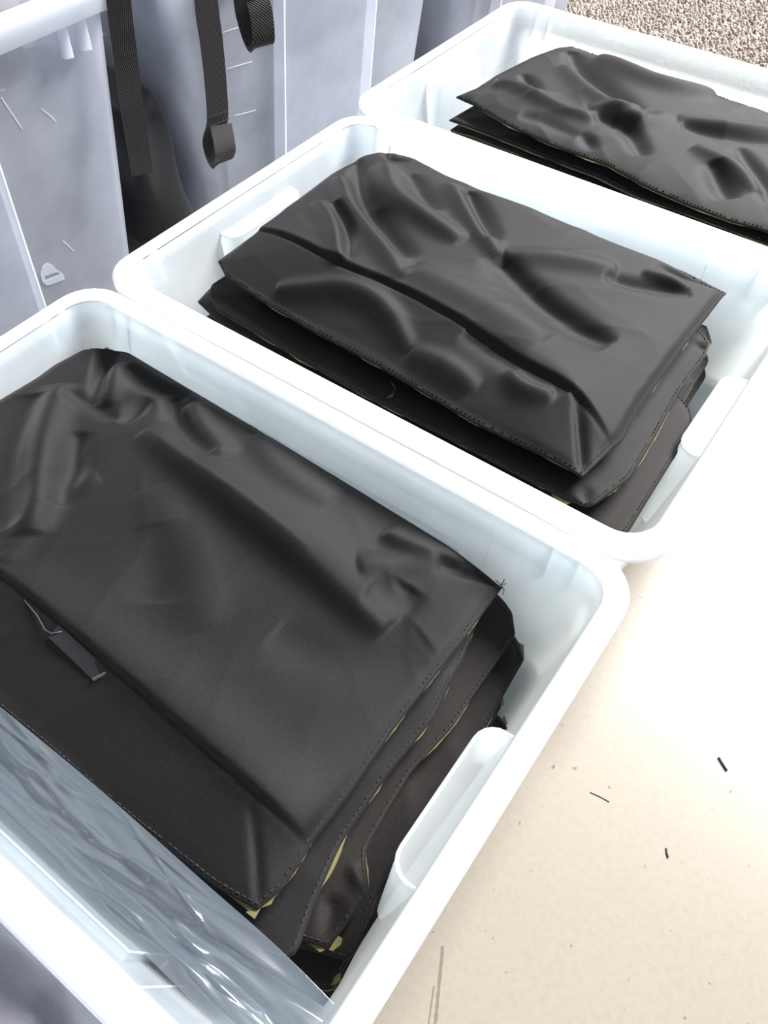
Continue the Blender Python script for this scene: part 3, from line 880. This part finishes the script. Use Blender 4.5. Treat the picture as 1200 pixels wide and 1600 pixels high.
# ---- middle tub, top pouch
Z = .190
near = px([(341, 408), (352, 430), (400, 463), (480, 512), (590, 571), (740, 660), (840, 708), (910, 744)], Z)
right = px([(910, 744), (955, 703), (972, 690), (1000, 640), (1060, 555), (1135, 457)], Z)
left = px([(341, 408), (400, 368), (450, 325), (520, 272), (568, 245), (602, 239)], Z)
far = px([(602, 239), (650, 252), (700, 279), (760, 306), (830, 330), (940, 375), (1040, 415), (1135, 457)], Z)
folds2 = [
    ([(340, 340), (390, 364), (445, 388), (530, 440), (624, 478), (740, 545), (796, 580), (895, 636), (962, 706)], .026, .0018, .085, 'step', 3.0),
    ([(559, 250), (565, 325), (593, 372), (640, 430)], -.010, .017, .017),
    ([(600, 268), (610, 325), (658, 362), (720, 400)], .009, .022, .020),
    ([(530, 285), (548, 340), (590, 400), (630, 470)], .007, .018, .018),
    ([(523, 335), (546, 380), (543, 436)], -.006, .011, .011),
    ([(495, 330), (525, 380), (535, 440)], .006, .012, .014),
    ([(640, 285), (660, 320), (680, 350)], -.004, .014, .014),
    ([(731, 312), (748, 350), (768, 398)], -.008, .014, .012),
    ([(700, 300), (740, 370), (782, 430)], .006, .016, .016),
    ([(770, 420), (865, 508), (950, 558)], -.009, .016, .030),
    ([(785, 420), (880, 425), (960, 440)], .006, .022, .020),
    ([(940, 448), (1000, 462), (1075, 470)], -.005, .012, .014),
    ([(1020, 428), (1070, 440), (1133, 456)], -.005, .008, .010, 'open'),
    ([(1000, 440), (1040, 452), (1075, 470)], .004, .010, .010),
    ([(430, 458), (480, 468), (540, 472), (600, 500), (640, 560)], .007, .016, .018),
    ([(640, 560), (700, 590), (740, 620)], .005, .016, .018),
    ([(790, 600), (810, 630), (860, 640)], .005, .012, .014),
    ([(893, 640), (902, 690), (911, 744)], -.0035, .007, .004, 'open'),
    ([(720, 545), (800, 590), (880, 640)], -.004, .016, .016),
    ([(602, 239), (606, 258), (640, 263)], -.004, .006, .006, 'head'),
    ([(640, 450), (740, 500), (850, 560)], .006, .03, .03),
]
p, off = make_pouch('puffy black pouch on top of the stack in the middle tub', G2, Z, near, right, far, left, .008, .013, folds2, .0026, 21, lump=.0010, wrinkle=.0012)
z = .163
q, _ = lower('black pouch second from the top in the middle tub, rounded pale edged corner', G2, z,
      px([(327, 462), (341, 486), (460, 556), (544, 605), (700, 684), (826, 751), (885, 781)], z),
      px([(885, 781), (925, 792), (985, 748), (1020, 690), (1062, 612), (1100, 560), (1109, 538)], z),
      px([(540, 310), (700, 340), (900, 430)], z) + px([(1060, 500), (1095, 515), (1109, 538)], z),
      px([(327, 462), (330, 445), (400, 400), (500, 330), (540, 310)], z), 22, None, olive=1.5, puff=.008, sag=.014, res=.0045,
      folds=[([(912, 760), (914, 792)], -.003, .006, .004, 'open'), ([(1075, 535), (1108, 545)], -.003, .006, .005)])
olive_tab(q, [(862, 772), (884, 780), (902, 768), (906, 776), (880, 792), (868, 782)], z - .002)
mb = MB(); mb.tube([W(612, 598, z + .006), W(618, 606, z + .006), W(612, 622, z + .006)], .0007, 5); mb.tube([W(606, 621, z + .006), W(614, 617, z + .007)], .0012, 5)
place_child('zipper_wire', mb, M_METAL, q)
z = .134
q, _ = lower('black pouch third from the top in the middle tub', G2, z,
      px([(309, 471), (345, 506), (460, 578), (700, 706), (880, 800), (940, 832)], z),
      px([(940, 832), (978, 838), (1040, 737), (1083, 668), (1078, 642)], z),
      px([(520, 330), (700, 360), (900, 460)], z) + px([(1035, 590), (1065, 622), (1078, 642)], z),
      px([(309, 471), (330, 448), (400, 410), (480, 350), (520, 330)], z), 23, M_BROWN, olive=1.2, sag=.013)
def generic(label, group, z, x0, x1, y0, y1, seed, mat=M_FAB, **kw):
    r = .03
    return lower(label, group, z, [(x0, y0), ((x0+x1)/2, y0 - .004), (x1 - .03, y0), (x1, y0 + .012)], [(x1, y0 + .012), (x1 + .004, (y0+y1)/2), (x1, y1 - .03), (x1 - .02, y1)],
                 [(x0 + .02, y1), ((x0+x1)/2, y1 + .003), (x1 - .02, y1)], [(x0, y0), (x0 - .004, (y0+y1)/2), (x0, y1 - .03), (x0 + .02, y1)], seed, mat, **kw)
generic('black pouch fourth from the top in the middle tub', G2, .106, -.712, -.128, .552, .985, 24, olive=1.2)
generic('black pouch fifth from the top in the middle tub', G2, .082, -.715, -.122, .558, .980, 25, M_BROWN)
generic('black pouch second from the bottom in the middle tub', G2, .054, -.712, -.118, .562, .985, 26)
generic('black pouch at the bottom of the stack in the middle tub', G2, .026, -.708, -.122, .565, .985, 27, M_BROWN, floor_z=.0045)

# ---- farthest tub
Z = .172
e_n = [(-.105, 1.135)]; e_f = [(-.108, 1.455)]
near = px([(713, 151), (741, 164), (796, 196), (860, 226), (953, 260), (1004, 289), (1072, 319), (1140, 345), (1200, 362)], Z) + e_n
left = px([(713, 151), (745, 138), (775, 118), (830, 90), (868, 76), (893, 73)], Z)
far = px([(893, 73), (950, 92), (1010, 120), (1030, 129), (1118, 148), (1200, 177)], Z) + e_f
right = [e_n[0], (-.100, 1.30), e_f[0]]
folds3 = [
    ([(890, 85), (925, 138), (990, 186)], -.011, .026, .020),
    ([(880, 110), (940, 165), (1000, 205)], .007, .022, .026),
    ([(935, 92), (1022, 140), (1118, 150)], .010, .026, .030),
    ([(815, 120), (842, 158)], -.006, .012, .012),
    ([(770, 138), (800, 140), (860, 175), (930, 200)], .006, .018, .018),
    ([(775, 128), (800, 132), (820, 145)], -.004, .008, .008),
    ([(918, 182), (960, 184), (1000, 187)], .004, .014, .012),
    ([(925, 192), (980, 205), (1005, 252)], -.007, .014, .018),
    ([(960, 195), (1010, 205), (1045, 190)], .004, .02, .02),
    ([(1060, 207), (1130, 222), (1230, 232)], -.006, .016, .016),
    ([(1055, 196), (1130, 208), (1230, 214)], .005, .016, .016),
    ([(1112, 265), (1125, 295), (1140, 318)], -.007, .016, .020),
    ([(1080, 240), (1140, 270), (1180, 310)], .006, .018, .018),
    ([(1150, 240), (1190, 290), (1205, 330)], -.006, .014, .014),
    ([(905, 215), (930, 240)], -.004, .012, .012),
    ([(810, 185), (850, 195), (900, 220)], -.003, .014, .014),
]
p, off = make_pouch('wrinkled black pouch on top of the stack in the farthest tub', G3, Z, near, right, far, left, .012, .012, folds3, .0030, 41, lump=.0012, olive=1.2, edge_out=.0006, wrinkle=.0014)
z = .150
lower('black pouch second from the top in the farthest tub', G3, z,
      px([(702, 187), (732, 197), (847, 244), (936, 278), (987, 303), (1072, 334), (1200, 381)], z) + [(-.105, 1.155)],
      [(-.105, 1.155), (-.100, 1.32), (-.108, 1.50)], px([(880, 90)], z) + [(-.40, 1.53), (-.108, 1.50)], px([(702, 187), (740, 165), (820, 110), (880, 90)], z), 42, olive=1.2, edge_out=.0008)
z = .128
lower('black pouch third from the top in the farthest tub', G3, z,
      px([(704, 203), (740, 212), (850, 258), (936, 292), (1072, 350), (1200, 400)], z) + [(-.105, 1.185)],
      [(-.105, 1.185), (-.100, 1.33), (-.108, 1.53)], px([(870, 98)], z) + [(-.40, 1.55), (-.108, 1.53)], px([(704, 203), (740, 180), (820, 122), (870, 98)], z), 43, olive=1.2, edge_out=.0008)
generic('black pouch fourth from the top in the farthest tub', G3, .102, -.722, -.125, 1.135, 1.560, 44)
generic('black pouch third from the bottom in the farthest tub', G3, .078, -.724, -.128, 1.130, 1.562, 45, M_BROWN)
generic('black pouch second from the bottom in the farthest tub', G3, .052, -.720, -.125, 1.135, 1.560, 46)
generic('black pouch at the bottom of the stack in the farthest tub', G3, .026, -.718, -.128, 1.140, 1.555, 47, M_BROWN, floor_z=.0045)

# ------------------------------------------------------------------ clear film along the near wall of the nearest tub
def make_film():
    nx, ny = 300, 70
    xs = np.linspace(-.770, -.066, nx); t = np.linspace(0, 1, ny)
    X, T = np.meshgrid(xs, t)
    s = (X + .770) / .704
    y_in = -.0105 + .0015 * np.sin(X * 21)
    y_out = .0545 + .0012 * np.sin(X * 17 + 1) - .006 * np.clip((s - .86) / .14, 0, 1) ** 2
    Y = y_in + (y_out - y_in) * T
    Zb = .1385 + .018 * np.exp(-((T - .16) / .17) ** 2) + .006 * np.exp(-((T - .62) / .2) ** 2)
    P = np.stack([X.ravel(), Y.ravel()], 1)
    h = np.zeros(X.size)
    rg = np.random.default_rng(3)
    for _ in range(60):
        x0 = rg.uniform(-.75, -.08); y0 = rg.uniform(0, .05); a = rg.uniform(-.22, .22); l = rg.uniform(.03, .12); w_ = rg.uniform(.0012, .0050)
        dx = P[:, 0] - x0; dy = P[:, 1] - y0
        u = dx * math.cos(a) + dy * math.sin(a); v = -dx * math.sin(a) + dy * math.cos(a)
        h += rg.choice([1, 1, -1]) * rg.uniform(.0015, .004) * np.exp(-(u / l) ** 2 - (v / w_) ** 2)
    Zz = Zb.ravel() + h
    fs = []
    for j in range(ny - 1):
        for i in range(nx - 1):
            a = j * nx + i; fs.append((a, a+1, a+nx+1, a+nx))
    o_ = mesh_object('plastic_film', np.c_[P, Zz], fs, M_FILM)
    md = o_.modifiers.new('thickness', 'SOLIDIFY'); md.thickness = .0005; md.offset = 0
    tag(o_, 'crinkled clear plastic film along the near wall of the nearest tub', 'plastic film')
make_film()

# ------------------------------------------------------------------ black bag on the floor outside the nearest tub
v, f = soft_block(-.78, -.06, -.42, -.040, .001, .160, 71, .008, 60, 16.0)
v[:, 2] += np.where(v[:, 2] > .08, wrinkles(v[:, :2], 5, .010) - .006, 0)
o = mesh_object('black_bag', v, f, fabric_mat('grey_black_nylon', (.115, .113, .145), .5, .42, 700.0, .5, .2, .08))
tag(o, 'creased grey-black bag on the floor outside the nearest tub', 'bag')

v, f = soft_block(-1.30, -.925, .690, .835, .001, .30, 73, .02, 16)
o = mesh_object('black_bag', v, f, M_BAG)
tag(o, 'black bag squeezed in the gap between two tall boxes at left', 'bag')

# ------------------------------------------------------------------ lint on the floor
def lint(pts, r, label):
    mb = MB(); mb.tube([W(a, b, r) for a, b in pts], r, 6)
    o_ = mb.build('thread_scrap', M_DARK, None, True); tag(o_, label, 'thread')
lint([(1123, 1183), (1129, 1193), (1136, 1204)], .0011, 'dark twig-like thread scrap lying on the beige floor, the largest one')
lint([(1041, 1325), (1042, 1333), (1044, 1340)], .0008, 'tiny dark thread scrap on the beige floor, right of the tub handle')
lint([(922, 1238), (938, 1245), (952, 1253)], .0004, 'fine thin thread scrap lying flat on the beige floor')
